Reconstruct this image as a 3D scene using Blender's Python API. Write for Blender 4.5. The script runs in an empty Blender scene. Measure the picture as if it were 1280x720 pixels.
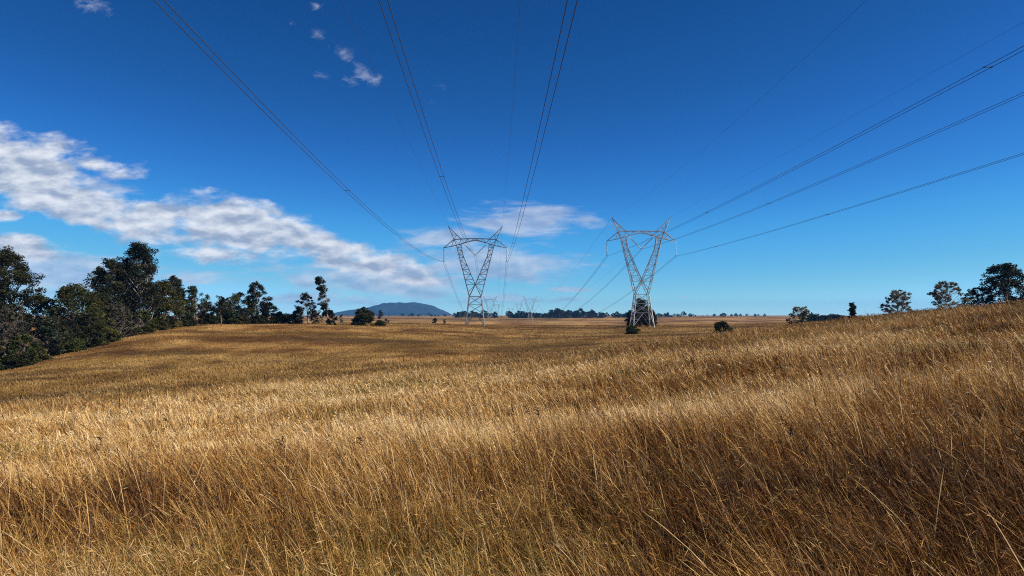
import bpy, math, random
import numpy as np
from mathutils import Vector

random.seed(7)
RNG = np.random.default_rng(11)
S = bpy.context.scene
COL = S.collection

# ------------------------------------------------------------------ camera
F = 930.0                       # focal length in pixels of a 1280 px wide frame
PITCH = math.atan(34.0 / F)
cam_d = bpy.data.cameras.new('camera')
cam_d.sensor_width = 36.0
cam_d.lens = 36.0 * F / 1280.0
cam_d.clip_start = 0.05
cam_d.clip_end = 60000.0
cam = bpy.data.objects.new('camera', cam_d)
COL.objects.link(cam)
cam.rotation_euler = (math.pi / 2 + PITCH, 0, 0)
S.camera = cam


def at(px, py, Y):
    """point on the sight line of a measured spot, at depth Y metres"""
    dx, dy = (px - 640) / F, (360 - py) / F
    c, s = math.cos(PITCH), math.sin(PITCH)
    d = Vector((dx, c - dy * s, s + dy * c))
    return d * (Y / d.y)


# ------------------------------------------------------------------ noise
_perm = np.random.default_rng(3).random((256, 256))


def vnoise(x, y):
    xi = np.floor(x).astype(np.int64); yi = np.floor(y).astype(np.int64)
    fx = x - xi; fy = y - yi
    fx = fx * fx * (3 - 2 * fx); fy = fy * fy * (3 - 2 * fy)
    a = _perm[xi & 255, yi & 255]; b = _perm[(xi + 1) & 255, yi & 255]
    c = _perm[xi & 255, (yi + 1) & 255]; d = _perm[(xi + 1) & 255, (yi + 1) & 255]
    return (a * (1 - fx) + b * fx) * (1 - fy) + (c * (1 - fx) + d * fx) * fy


def fbm(x, y, o=4):
    s = 0.0; a = 0.5; n = 0.0
    for k in range(o):
        s = s + a * vnoise(x * 2 ** k + 17.3 * k, y * 2 ** k + 9.1 * k); n += a; a *= 0.5
    return s / n


# ------------------------------------------------------------------ terrain
T_PX = np.array([-470, -200, 0, 100, 200, 300, 400, 520, 640, 800, 960, 1120, 1280, 1480, 1750], float)
T_D = np.array([0, 5, 12, 25, 40, 60, 80, 100, 130, 160, 200, 250, 330, 450, 600, 800, 1100, 1600, 3000, 6000, 12000], float)
T_MID = {  # line-of-sight height of the ground (pixel rows) from 80 m to 250 m, per column
    -470: (490, 482, 466, 450, 436, 425), -200: (483, 472, 456, 442, 428, 416), 0: (474, 459, 444, 433, 422, 412),
    100: (469, 444, 428, 418, 411, 408), 200: (466, 440, 414, 407, 405, 405.5), 300: (464, 441, 416, 405.5, 404.5, 406.5),
    400: (461, 441, 418, 406.5, 404.5, 406), 520: (456, 440, 423, 411, 406, 404.5), 640: (451, 441, 427, 417, 410.5, 406),
    800: (436, 431, 424, 418, 411, 407), 960: (420.5, 418, 414, 411, 408, 405), 1120: (403, 402, 400.5, 399.5, 399, 399),
    1280: (386, 386, 387, 388, 390, 392), 1480: (367, 369, 372, 376, 382, 386), 1750: (345, 350, 356, 362, 370, 376)}
T_FAR = (410, 419, 417, 403.2, 398.3, 395.9, 394.9, 394.4, 394.2)
TZ = np.zeros((len(T_PX), len(T_D)))
for i, px in enumerate(T_PX):
    u = (px - 640) / F
    for j, d in enumerate(T_D):
        if d <= 60:
            X = u * d
            TZ[i, j] = -1.65 + (0.109 if X > 0 else 0.078) * X - 0.039 * d + 0.0045 * d * min(1.0, max(0.0, (px - 640) / 300))
        elif d <= 250:
            TZ[i, j] = (394 - T_MID[int(px)][j - 6]) / F * d
        else:
            TZ[i, j] = (394 - T_FAR[j - 12]) / F * d
T_AZ = np.arctan((T_PX - 640) / F)


def _slopes(xs, ys):
    h = np.diff(xs); dl = np.diff(ys) / h
    m = np.zeros_like(ys); m[0] = dl[0]; m[-1] = dl[-1]
    for k in range(1, len(xs) - 1):
        if dl[k - 1] * dl[k] > 0:
            w1 = 2 * h[k] + h[k - 1]; w2 = h[k] + 2 * h[k - 1]
            m[k] = (w1 + w2) / (w1 / dl[k - 1] + w2 / dl[k])
    return m


T_M = np.array([_slopes(T_D, TZ[i]) for i in range(len(T_PX))])


def ground(x, y):
    x = np.asarray(x, float); y = np.asarray(y, float)
    r = np.hypot(x, y); az = np.clip(np.arctan2(x, y), T_AZ[0], T_AZ[-1])
    d = np.minimum(r * np.cos(az), T_D[-1] - 1)
    j = np.clip(np.searchsorted(T_D, d, 'right') - 1, 0, len(T_D) - 2)
    h = T_D[j + 1] - T_D[j]; t = (d - T_D[j]) / h
    h00 = 2 * t**3 - 3 * t**2 + 1; h10 = t**3 - 2 * t**2 + t; h01 = -2 * t**3 + 3 * t**2; h11 = t**3 - t**2

    def colv(i):
        return h00 * TZ[i, j] + h10 * h * T_M[i, j] + h01 * TZ[i, j + 1] + h11 * h * T_M[i, j + 1]
    i = np.clip(np.searchsorted(T_AZ, az, 'right') - 1, 0, len(T_AZ) - 2)
    s = (az - T_AZ[i]) / (T_AZ[i + 1] - T_AZ[i])
    # Catmull-Rom across the columns
    p0 = colv(np.maximum(i - 1, 0)); p1 = colv(i); p2 = colv(i + 1); p3 = colv(np.minimum(i + 2, len(T_AZ) - 1))
    z = p1 + 0.5 * s * (p2 - p0 + s * (2 * p0 - 5 * p1 + 4 * p2 - p3 + s * (3 * (p1 - p2) + p3 - p0)))
    amp = np.clip(r / 25.0, 0, 1)
    z = z + amp * (0.17 * (fbm(x / 14, y / 14, 3) - 0.5) + 0.8 * (fbm(x / 60 + 5, y / 60, 2) - 0.5) * np.clip((r - 50) / 80, 0, 1))
    return z


def gz(x, y):
    return float(ground(np.array([x]), np.array([y]))[0])


# ------------------------------------------------------------------ mesh helpers
def link(o, parent=None):
    COL.objects.link(o)
    if parent is not None:
        o.parent = parent
    return o


def np_mesh(name, V, faces_list, mat, smooth=False, color=None, uv_col='tint'):
    """V (n,3); faces_list: list of int arrays (m,k)"""
    me = bpy.data.meshes.new(name)
    me.vertices.add(len(V)); me.vertices.foreach_set('co', np.ascontiguousarray(V, dtype=np.float32).ravel())
    loops = np.concatenate([f.ravel() for f in faces_list]).astype(np.int32)
    counts = np.concatenate([np.full(len(f), f.shape[1], np.int32) for f in faces_list])
    starts = np.concatenate([[0], np.cumsum(counts)[:-1]]).astype(np.int32)
    me.loops.add(len(loops)); me.loops.foreach_set('vertex_index', loops)
    me.polygons.add(len(counts)); me.polygons.foreach_set('loop_start', starts)
    me.polygons.foreach_set('loop_total', counts)
    if smooth:
        me.polygons.foreach_set('use_smooth', np.ones(len(counts), bool))
    if color is not None:
        a = me.attributes.new(uv_col, 'FLOAT_COLOR', 'POINT')
        c = np.ones((len(V), 4), np.float32); c[:, :3] = color
        a.data.foreach_set('color', c.ravel())
    me.update(calc_edges=True)
    if mat:
        me.materials.append(mat)
    return me


class MB:
    """collects bars and tubes into one mesh"""
    def __init__(self):
        self.v = []; self.f = []

    def bar(self, p, q, w=0.12):
        self.tube([p, q], [w / 2 * 1.2, w / 2 * 1.2], 4)

    def tube(self, pts, rad, n=6, cap=True):
        pts = [Vector(p) for p in pts]; b = len(self.v)
        m = len(pts)
        up = Vector((0, 0, 1))
        ref = None
        for k, p in enumerate(pts):
            t = (pts[min(k + 1, m - 1)] - pts[max(k - 1, 0)])
            if t.length < 1e-9: t = Vector((0, 0, 1))
            t.normalize()
            if ref is None:
                ref = t.cross(up)
                if ref.length < 1e-3: ref = t.cross(Vector((0, 1, 0)))
            ref = (ref - t * ref.dot(t)).normalized()
            o = t.cross(ref)
            for i in range(n):
                a = 2 * math.pi * (i + 0.5) / n
                self.v.append(p + (ref * math.cos(a) + o * math.sin(a)) * rad[k])
        for k in range(m - 1):
            for i in range(n):
                j = (i + 1) % n
                self.f.append((b + k * n + i, b + k * n + j, b + (k + 1) * n + j, b + (k + 1) * n + i))
        if cap:
            self.f.append(tuple(b + i for i in range(n))[::-1])
            self.f.append(tuple(b + (m - 1) * n + i for i in range(n)))

    def mesh(self, name, mat, smooth=False):
        me = bpy.data.meshes.new(name)
        me.from_pydata([tuple(v) for v in self.v], [], self.f)
        if smooth:
            me.polygons.foreach_set('use_smooth', [True] * len(me.polygons))
        me.materials.append(mat); me.update()
        return me

    def build(self, name, mat, parent=None, smooth=False):
        return link(bpy.data.objects.new(name, self.mesh(name, mat, smooth)), parent)


def tag(o, label=None, cat=None, group=None, kind=None):
    if label: o['label'] = label
    if cat: o['category'] = cat
    if group: o['group'] = group
    if kind: o['kind'] = kind
    return o


def empty(name, loc, rz=0.0):
    o = bpy.data.objects.new(name, None)
    o.location = loc; o.rotation_euler = (0, 0, rz); o.empty_display_size = 0.3
    return link(o)


# ------------------------------------------------------------------ materials
def new_mat(name):
    m = bpy.data.materials.new(name); m.use_nodes = True
    nt = m.node_tree; nt.nodes.clear()
    out = nt.nodes.new('ShaderNodeOutputMaterial')
    return m, nt, out


def principled(name, col, rough=0.6, metal=0.0, var=0.0, scale=3.0):
    m, nt, out = new_mat(name)
    b = nt.nodes.new('ShaderNodeBsdfPrincipled')
    b.inputs['Roughness'].default_value = rough; b.inputs['Metallic'].default_value = metal
    if var:
        tc = nt.nodes.new('ShaderNodeTexCoord')
        n = nt.nodes.new('ShaderNodeTexNoise'); n.inputs['Scale'].default_value = scale; n.inputs['Detail'].default_value = 5
        r = nt.nodes.new('ShaderNodeValToRGB')
        r.color_ramp.elements[0].position = 0.3; r.color_ramp.elements[1].position = 0.7
        r.color_ramp.elements[0].color = (*[c * (1 - var) for c in col], 1)
        r.color_ramp.elements[1].color = (*[min(1, c * (1 + var)) for c in col], 1)
        nt.links.new(tc.outputs['Object'], n.inputs['Vector']); nt.links.new(n.outputs['Fac'], r.inputs[0])
        nt.links.new(r.outputs[0], b.inputs['Base Color'])
    else:
        b.inputs['Base Color'].default_value = (*col, 1)
    nt.links.new(b.outputs[0], out.inputs[0])
    return m


def leafy(name, trans=0.35, rough=0.55, spec=0.3, gain=1.0):
    """thin leaf or blade: colour read from the 'tint' attribute, some light passes through"""
    m, nt, out = new_mat(name)
    at_ = nt.nodes.new('ShaderNodeAttribute'); at_.attribute_name = 'tint'
    b = nt.nodes.new('ShaderNodeBsdfPrincipled')
    b.inputs['Roughness'].default_value = rough
    b.inputs['Specular IOR Level'].default_value = spec
    t = nt.nodes.new('ShaderNodeBsdfTranslucent')
    mx = nt.nodes.new('ShaderNodeMixShader'); mx.inputs[0].default_value = trans
    nt.links.new(at_.outputs['Color'], b.inputs['Base Color']); nt.links.new(at_.outputs['Color'], t.inputs['Color'])
    nt.links.new(b.outputs[0], mx.inputs[1]); nt.links.new(t.outputs[0], mx.inputs[2])
    nt.links.new(mx.outputs[0], out.inputs[0])
    return m


M_GRASS = leafy('dry_grass', 0.12, 0.55, 0.12)
M_LEAF = leafy('leaf', 0.22, 0.65, 0.12)
M_BARK = principled('bark', (0.16, 0.125, 0.10), 0.85, 0, 0.45, 2.0)
M_PALEBARK = principled('pale_bark', (0.34, 0.30, 0.26), 0.8, 0, 0.4, 1.5)
M_STEEL = principled('dark_steel', (0.17, 0.17, 0.175), 0.6, 0.2, 0.35, 0.6)  # darker steel tone for one line of pylons
M_ZINC = principled('pale_zinc_steel', (0.44, 0.44, 0.43), 0.5, 0.2, 0.3, 0.6)
M_GLASS = principled('insulator_glass', (0.78, 0.82, 0.82), 0.25)
M_ALU = principled('weathered_aluminium', (0.06, 0.06, 0.065), 0.6, 0.3)
M_DARK = principled('dark_fitting', (0.05, 0.05, 0.05), 0.5, 0.4)


def ground_material():
    m, nt, out = new_mat('dry_pasture')
    N = nt.nodes.new; L = nt.links.new
    tc = N('ShaderNodeTexCoord')
    b = N('ShaderNodeBsdfPrincipled'); b.inputs['Roughness'].default_value = 0.95
    b.inputs['Specular IOR Level'].default_value = 0.1

    def noise(scale, detail=5, rough=0.6, vec=None):
        n = N('ShaderNodeTexNoise'); n.inputs['Scale'].default_value = scale
        n.inputs['Detail'].default_value = detail; n.inputs['Roughness'].default_value = rough
        L(vec or tc.outputs['Object'], n.inputs['Vector']); return n.outputs['Fac']

    def ramp(fac, stops):
        r = N('ShaderNodeValToRGB'); e = r.color_ramp.elements
        while len(e) < len(stops): e.new(0.5)
        for k, (p, c) in enumerate(stops):
            e[k].position = p; e[k].color = (*c, 1) if len(c) == 3 else c
        L(fac, r.inputs[0]); return r.outputs[0]

    def mix(f, a, c, mode='MIX'):
        x = N('ShaderNodeMix'); x.data_type = 'RGBA'; x.blend_type = mode
        if isinstance(f, float): x.inputs[0].default_value = f
        else: L(f, x.inputs[0])
        L(a, x.inputs[6]); L(c, x.inputs[7]); return x.outputs[2]
    att = N('ShaderNodeAttribute'); att.attribute_name = 'tint'
    mid = ramp(noise(0.35, 6, 0.65), [(0.32, (0.55, 0.50, 0.45)), (0.5, (1.0, 1.0, 1.0)), (0.68, (1.5, 1.5, 1.45))])
    fine = ramp(noise(2.6, 6, 0.7), [(0.32, (0.45, 0.42, 0.38)), (0.62, (1.35, 1.32, 1.25))])
    c = mix(0.8, att.outputs['Color'], mid, 'MULTIPLY')
    c = mix(0.8, c, fine, 'MULTIPLY')
    L(c, b.inputs['Base Color'])
    bp = N('ShaderNodeBump'); bp.inputs['Strength'].default_value = 0.9; bp.inputs['Distance'].default_value = 0.5
    L(noise(1.3, 8, 0.75), bp.inputs['Height']); L(bp.outputs[0], b.inputs['Normal'])
    L(b.outputs[0], out.inputs[0])
    return m


# ------------------------------------------------------------------ ground sheet
def build_ground():
    front = np.linspace(-1.0, 1.0, 420)
    back = np.linspace(1.0, 2 * math.pi - 1.0, 64)[1:-1]
    az = np.concatenate([front, back]); n = len(az)
    rr = np.concatenate([[0.6], 1.0 * (7100.0 / 1.0) ** np.linspace(0, 1, 560)])
    R, A = np.meshgrid(rr, az, indexing='ij')
    X = R * np.sin(A); Y = R * np.cos(A); Z = ground(X, Y)
    V = np.concatenate([np.stack([X, Y, Z], -1).reshape(-1, 3), [[0, 0, gz(0, 0.01)]]])
    k = np.arange(len(rr) - 1)[:, None] * n; i = np.arange(n)[None, :]; j = (i + 1) % n
    q = np.stack([k + i, k + n + i, k + n + j, k + j], -1).reshape(-1, 4)[:, ::-1]
    c = len(V) - 1
    tri = np.stack([np.full(n, c), np.arange(n), (np.arange(n) + 1) % n], -1)[:, ::-1]
    far = np.clip((np.hypot(V[:, 0], V[:, 1]) - 300) / 500, 0, 1)[:, None]
    tint = mid_color(V[:, 0], V[:, 1], len(V)) * (1 - far) + mid_color(V[:, 0] / 5, V[:, 1] / 9, len(V)) * far
    me = np_mesh('ground', V, [q, tri], ground_material(), smooth=True, color=tint)
    # make sure it faces up
    if me.polygons[1000].normal.z < 0: me.flip_normals()
    o = link(bpy.data.objects.new('ground', me)); o['kind'] = 'structure'



# ------------------------------------------------------------------ grass
def blades(x, y, h, w, lean, laz, col, face, head, kink, coarse=False):
    """x,y base; h height; w width; lean sideways reach per height; laz direction; head: seed-head widening"""
    n = len(x)
    z = ground(x, y) - 0.03
    dx, dy = np.cos(laz), np.sin(laz)
    side = np.stack([np.cos(face), np.sin(face), face * 0], -1)
    if coarse:      # far blades: one bend
        T = (0.0, 0.6, 1.0); W = (1.0, 0.9, 0.0)
    else:
        T = (0.0, 0.40, 0.70, 0.86, 1.0); W = (1.0, 0.95, 0.8, 0.6, 0.0)
    m = len(T); nv = 2 * m - 1
    V = np.zeros((n, nv, 3), np.float32)
    for k, t in enumerate(T):
        bend = kink * max(0.0, t - 0.4)              # broken stems fold over
        hor = lean * h * (0.62 * t + 0.38 * t * t) + bend * h * 0.9
        ver = h * t * (1 - 0.16 * lean * t) - bend * h * 0.75
        c = np.stack([x + dx * hor, y + dy * hor, z + ver], -1)
        if k == m - 1:
            V[:, 2 * k] = c
        else:
            ww = w * (W[k] + head * (0, 0, 0.6, 1.0)[k] if not coarse else W[k] + 0.5 * head * k) / 2
            V[:, 2 * k] = c - side * ww[:, None]; V[:, 2 * k + 1] = c + side * ww[:, None]
    b = (np.arange(n) * nv)[:, None]
    q = np.concatenate([b + np.array([[2 * k, 2 * k + 1, 2 * k + 3, 2 * k + 2]]) for k in range(m - 2)])
    t3 = b + np.array([[2 * m - 4, 2 * m - 3, 2 * m - 2]])
    return V, q, t3, np.repeat(col, nv, axis=0)


STRAW = np.array([0.57, 0.350, 0.118]); PALE = np.array([0.78, 0.58, 0.31]); RUST = np.array([0.225, 0.086, 0.022])
BROWN = np.array([0.058, 0.024, 0.009]); OLIVE = np.array([0.24, 0.175, 0.04]); GOLD = np.array([0.43, 0.228, 0.053])


def patch_tone(x, y):
    """broad swathes of the paddock: pale, golden, russet, darker"""
    a = fbm(x / 9.0 + 3, y / 6.0, 4); b = fbm(x / 34.0 + 7, y / 15.0 + 2, 3)
    return np.clip(0.62 + 1.1 * (a - 0.5) + 0.5 * (b - 0.5), 0, 1)


def mid_color(x, y, n):
    p = patch_tone(x, y); g = fbm(x / 40.0 + 31, y / 22.0 + 9, 3); st = fbm(x / 26.0 + 5, y / 5.0 + 77, 3)
    dark = np.array([0.120, 0.054, 0.015]); mid = np.array([0.255, 0.132, 0.038]); lite = np.array([0.42, 0.245, 0.082])
    fine = fbm(x / 5.0 + 13, y / 6.5 + 71, 4) - 0.5
    t = np.clip(0.47 + (p - 0.58) * 1.1 + 2.0 * fine, 0, 1)[:, None]
    c = np.where(t < 0.5, dark + (mid - dark) * t * 2, mid + (lite - mid) * (t * 2 - 1))
    go = np.clip((g - 0.52) * 5, 0, 0.28)[:, None]
    c = c * (1 - go) + np.array([0.18, 0.125, 0.026]) * go          # greener flush
    dk = np.clip((0.42 - st) * 7, 0, 0.6)[:, None]
    c = c * (1 - dk) + np.array([0.075, 0.045, 0.018]) * dk
    return c


def grass_colors(x, y, n, tus, r, ran):
    p = patch_tone(x, y) + 0.8 * (fbm(x / 1.8 + 50, y / 1.8 + 3, 3) - 0.5); g = fbm(x / 3.5 + 90, y / 3.5, 3)
    p = p - 0.36 * np.clip((8.5 - r) / 4.5, 0, 1) * np.clip((fbm(x / 2.0 + 8, y / 2.0 + 21, 2) - 0.34) * 6, 0, 1)      # russet near the camera, shade down between stems put into the tone
    pick = 0.55 * RNG.random(n) + 0.40 * tus + (p - 0.5) * 0.85 + 0.30 * (ran - 0.62)
    col = np.where((pick < 0.33)[:, None], BROWN, np.where((pick < 0.53)[:, None], RUST, np.where((pick < 0.73)[:, None], GOLD, STRAW)))
    col = np.where((pick > 0.92)[:, None], PALE, col)
    ol = (g + RNG.random(n) * 0.5) > 1.08
    col = np.where(ol[:, None], OLIVE, col)
    col = col * (0.75 + 0.5 * RNG.random(n))[:, None]
    f = np.clip((r - 26) / 55.0, 0, 0.86)[:, None]
    return col * (1 - f) + mid_color(x, y, n) * (0.86 + 0.28 * RNG.random(n))[:, None] * f


def scatter(n, r0, r1, a, pw):
    """n points in the ring r0..r1 within +-a radians of the view axis, density ~ r**-pw"""
    u = RNG.random(n); e = 2 - pw
    r = (r0 ** e + u * (r1 ** e - r0 ** e)) ** (1 / e)
    az = (RNG.random(n) * 2 - 1) * a
    return r * np.sin(az), r * np.cos(az), r


def grass_field():
    Vs, Qs, Ts, Cs = [], [], [], []; off = 0
    #        count, r0, r1, half angle, falloff, seed bits, coarse
    specs = [(150000, 0.9, 6, 0.95, 0.5, 230000, False), (400000, 5, 30, 0.72, 1.15, 300000, False), (250000, 28, 75, 0.70, 1.4, 60000, True), (450000, 65, 285, 0.69, 1.25, 0, True)]
    for si, (n, r0, r1, a, pw, nb, coarse) in enumerate(specs):
        x, y, r = scatter(n, r0, r1, a, pw)
        cell = 0.40 + 0.008 * np.minimum(r, 60)                      # gather part of the blades into tussocks
        cell = 2.0 ** (np.round(np.log2(cell) * 2) / 2)
        gx = np.floor(x / cell).astype(int); gy = np.floor(y / cell).astype(int)
        hx = _perm[gx & 255, gy & 255]; hy = _perm[(gx + 91) & 255, (gy + 37) & 255]; tus = _perm[(gx + 17) & 255, (gy + 201) & 255]
        tu = RNG.random(n) < (0.55 if r0 < 60 else 0.25)
        sp = 0.09 + 0.0025 * r
        x = np.where(tu, (gx + hx) * cell + RNG.normal(0, 1, n) * sp, x); y = np.where(tu, (gy + hy) * cell + RNG.normal(0, 1, n) * sp, y)
        tus = np.where(tu, tus, RNG.random(n))
        r = np.hypot(x, y)
        ok = (r > 1.0) & (r < 292)
        x, y, r, tus = x[ok], y[ok], r[ok], tus[ok]; n = len(x)
        tall = fbm(x / 4 + 60, y / 4, 3); ran = RNG.random(n)
        h = (0.40 + 0.62 * tall) * (0.36 + 0.62 * ran)
        emer = RNG.random(n) < 0.028
        h = np.where(emer, h * 1.35, h)
        far = np.clip((r - 48) / 60, 0, 1)
        h = h * (1 - 0.74 * far) * (1 + far * 1.6 * (fbm(x / 5.0 + 13, y / 6.5 + 71, 4) - 0.5))
        w = np.maximum(0.0027, (0.00050 - 0.00004 * far) * r) * (0.45 + 0.9 * RNG.random(n))
        lean = 0.15 + 0.32 * np.abs(RNG.normal(0, 1, n)) + 0.5 * (fbm(x / 3, y / 3 + 7, 2) - 0.42) + 0.25 * (tus - 0.5)
        laz = math.pi + RNG.normal(0, 0.8, n) - 0.15 + 1.2 * (tus - 0.5)
        stray = RNG.random(n) < 0.16
        laz = np.where(stray, RNG.random(n) * 6.28, laz)
        lean = np.clip(np.where(stray, lean * 1.5, lean), 0.02, 1.5)
        kink = np.where(RNG.random(n) < 0.14, 0.3 + 1.1 * RNG.random(n), 0.0) * (0 if coarse else 1)
        head = np.where(RNG.random(n) < 0.35, 0.4 + 0.9 * RNG.random(n), 0.0)
        face = RNG.random(n) * math.pi
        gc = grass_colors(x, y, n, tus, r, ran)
        gc = np.where((emer & (RNG.random(n) < .7))[:, None], (STRAW * 0.7 + PALE * 0.3) * (1 - far)[:, None] + gc * far[:, None], gc)
        V, q, t, c = blades(x, y, h, w, lean, laz, gc, face, head, kink, coarse)
        if nb:      # spikelets and leaf scraps on the upper stems
            idx = RNG.integers(0, n, nb); m = (V.shape[1] - 1) // 2
            f = RNG.random(nb); lo = V[idx, 2 * (m - 2)] if not coarse else V[idx, 2]; hi = V[idx, -1]
            p = lo + (hi - lo) * f[:, None]
            an = RNG.normal(math.pi, 1.3, nb)
            d = np.stack([np.cos(an), np.sin(an), RNG.normal(0.25, 0.6, nb)], -1); d /= np.linalg.norm(d, axis=1)[:, None]
            L_ = (0.02 + 0.07 * RNG.random(nb)) * np.maximum(1.0, r[idx] / 14.0)
            sd_ = np.cross(d, RNG.normal(0, 1, (nb, 3))); sd_ /= np.linalg.norm(sd_, axis=1)[:, None]
            wb = np.maximum(0.0022, 0.00062 * r[idx]) * (0.5 + RNG.random(nb))
            B = np.stack([p, p + d * (L_ * .5)[:, None] + sd_ * (wb / 2)[:, None], p + d * L_[:, None], p + d * (L_ * .5)[:, None] - sd_ * (wb / 2)[:, None]], 1)
            Bc = np.repeat(c.reshape(n, -1, 3)[idx, 0] * (0.8 + 0.5 * RNG.random(nb))[:, None], 4, axis=0)
            Vs.append(B.reshape(-1, 3)); Qs.append(np.arange(nb * 4).reshape(nb, 4) + off); Cs.append(Bc); off += nb * 4
        V = V.reshape(-1, 3)
        Vs.append(V); Qs.append(q + off); Ts.append(t + off); Cs.append(c); off += len(V)
    me = np_mesh('grass', np.concatenate(Vs), [np.concatenate(Qs), np.concatenate(Ts)], M_GRASS, color=np.concatenate(Cs))
    o = link(bpy.data.objects.new('grass', me))
    tag(o, 'tall dry golden brown grass leaning in the wind across the paddock', 'grass', kind='stuff')


build_ground()
grass_field()


# dark broken weed stalks poking out of the grass
def weeds():
    mb = MB()
    spots = [(270, 613, 7.0), (450, 545, 12), (660, 508, 18), (672, 509, 18), (640, 508, 18.5), (1005, 553, 11), (1274, 545, 12),
             (985, 527, 15), (207, 520, 17), (125, 545, 13), (352, 545, 12), ]
    for px, py, Y in spots:
        for Y in np.arange(1.5, 60, 0.1):
            p = at(px, py, float(Y)); g = gz(p.x, p.y)
            if p.z - g < 0.70: break
        base = Vector((p.x + 0.12, p.y, g))
        top = Vector((p.x, p.y, p.z))
        s = float(Y) / 14.0
        pts = [base, base.lerp(top, 0.5) + Vector((0.04, 0, 0.02)), top]
        mb.tube(pts, [0.004 * s + 0.002, 0.003 * s + 0.002, 0.002 * s + 0.001], 4)
        for k in range(7):
            q = base.lerp(top, 0.80 + 0.2 * random.random())
            a = random.uniform(0, 6.283)
            e = q + Vector((math.cos(a) * 0.7 - 0.35, math.sin(a) * 0.7, random.uniform(-0.2, 0.8))) * random.uniform(0.04, 0.11)
            mb.tube([q, q.lerp(e, 0.5) + Vector((0, 0, 0.02)), e], [0.004 * s + 0.001, 0.009 * s, 0.002], 4)
    o = mb.build('weeds', principled('dead_weed', (0.034, 0.018, 0.010), 1.0))
    tag(o, 'dark dead weed stalks poking out of the golden grass', 'weeds', kind='stuff')


weeds()


# ------------------------------------------------------------------ trees
def leaf_cloud(cl, per, size, cols, droop=0.5, wind=(0, 0)):
    """cl: list of (centre, rx, rz, tint); returns leaf quads"""
    Vs, Cs = [], []
    for (c, rx, rz, tn) in cl:
        n = max(8, int(per * rx * rx * 1.0))
        d = RNG.normal(0, 1, (n, 3)); d /= np.linalg.norm(d, axis=1)[:, None]
        d *= (RNG.random(n) ** 0.45)[:, None]
        d *= (0.75 + 0.5 * fbm(d[:, 0] * 2 + c[0] * 3, d[:, 1] * 2 + d[:, 2] * 2 + c[2] * 3, 2))[:, None]
        p = np.array(c)[None, :] + d * np.array([rx, rx, rz])
        a = RNG.random(n) * 6.283
        L = np.stack([np.cos(a) + wind[0], np.sin(a), -droop * RNG.random(n) * 1.6 + 0.25], -1)
        L /= np.linalg.norm(L, axis=1)[:, None]
        w = np.cross(L, RNG.normal(0, 1, (n, 3))); w /= (np.linalg.norm(w, axis=1)[:, None] + 1e-6)
        s = size * (0.6 + 0.8 * RNG.random(n))[:, None]
        V = np.stack([p - L * s * 0.5, p + w * s * 0.28, p + L * s * 0.5, p - w * s * 0.28], 1)
        Vs.append(V.reshape(-1, 3))
        cc = np.array(tn)[None, :] * (0.65 + 0.7 * RNG.random(n))[:, None]
        Cs.append(np.repeat(cc, 4, axis=0))
    V = np.concatenate(Vs); n = len(V) // 4
    return V, np.arange(n * 4).reshape(n, 4), np.concatenate(Cs)


GREENS = {'dark': (0.034, 0.036, 0.012), 'olive': (0.068, 0.066, 0.017), 'grey': (0.060, 0.060, 0.036), 'mid': (0.048, 0.058, 0.015), 'dusk': (0.026, 0.027, 0.011), 'blue': (0.048, 0.055, 0.030), 'pale': (0.20, 0.19, 0.135)}


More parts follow.
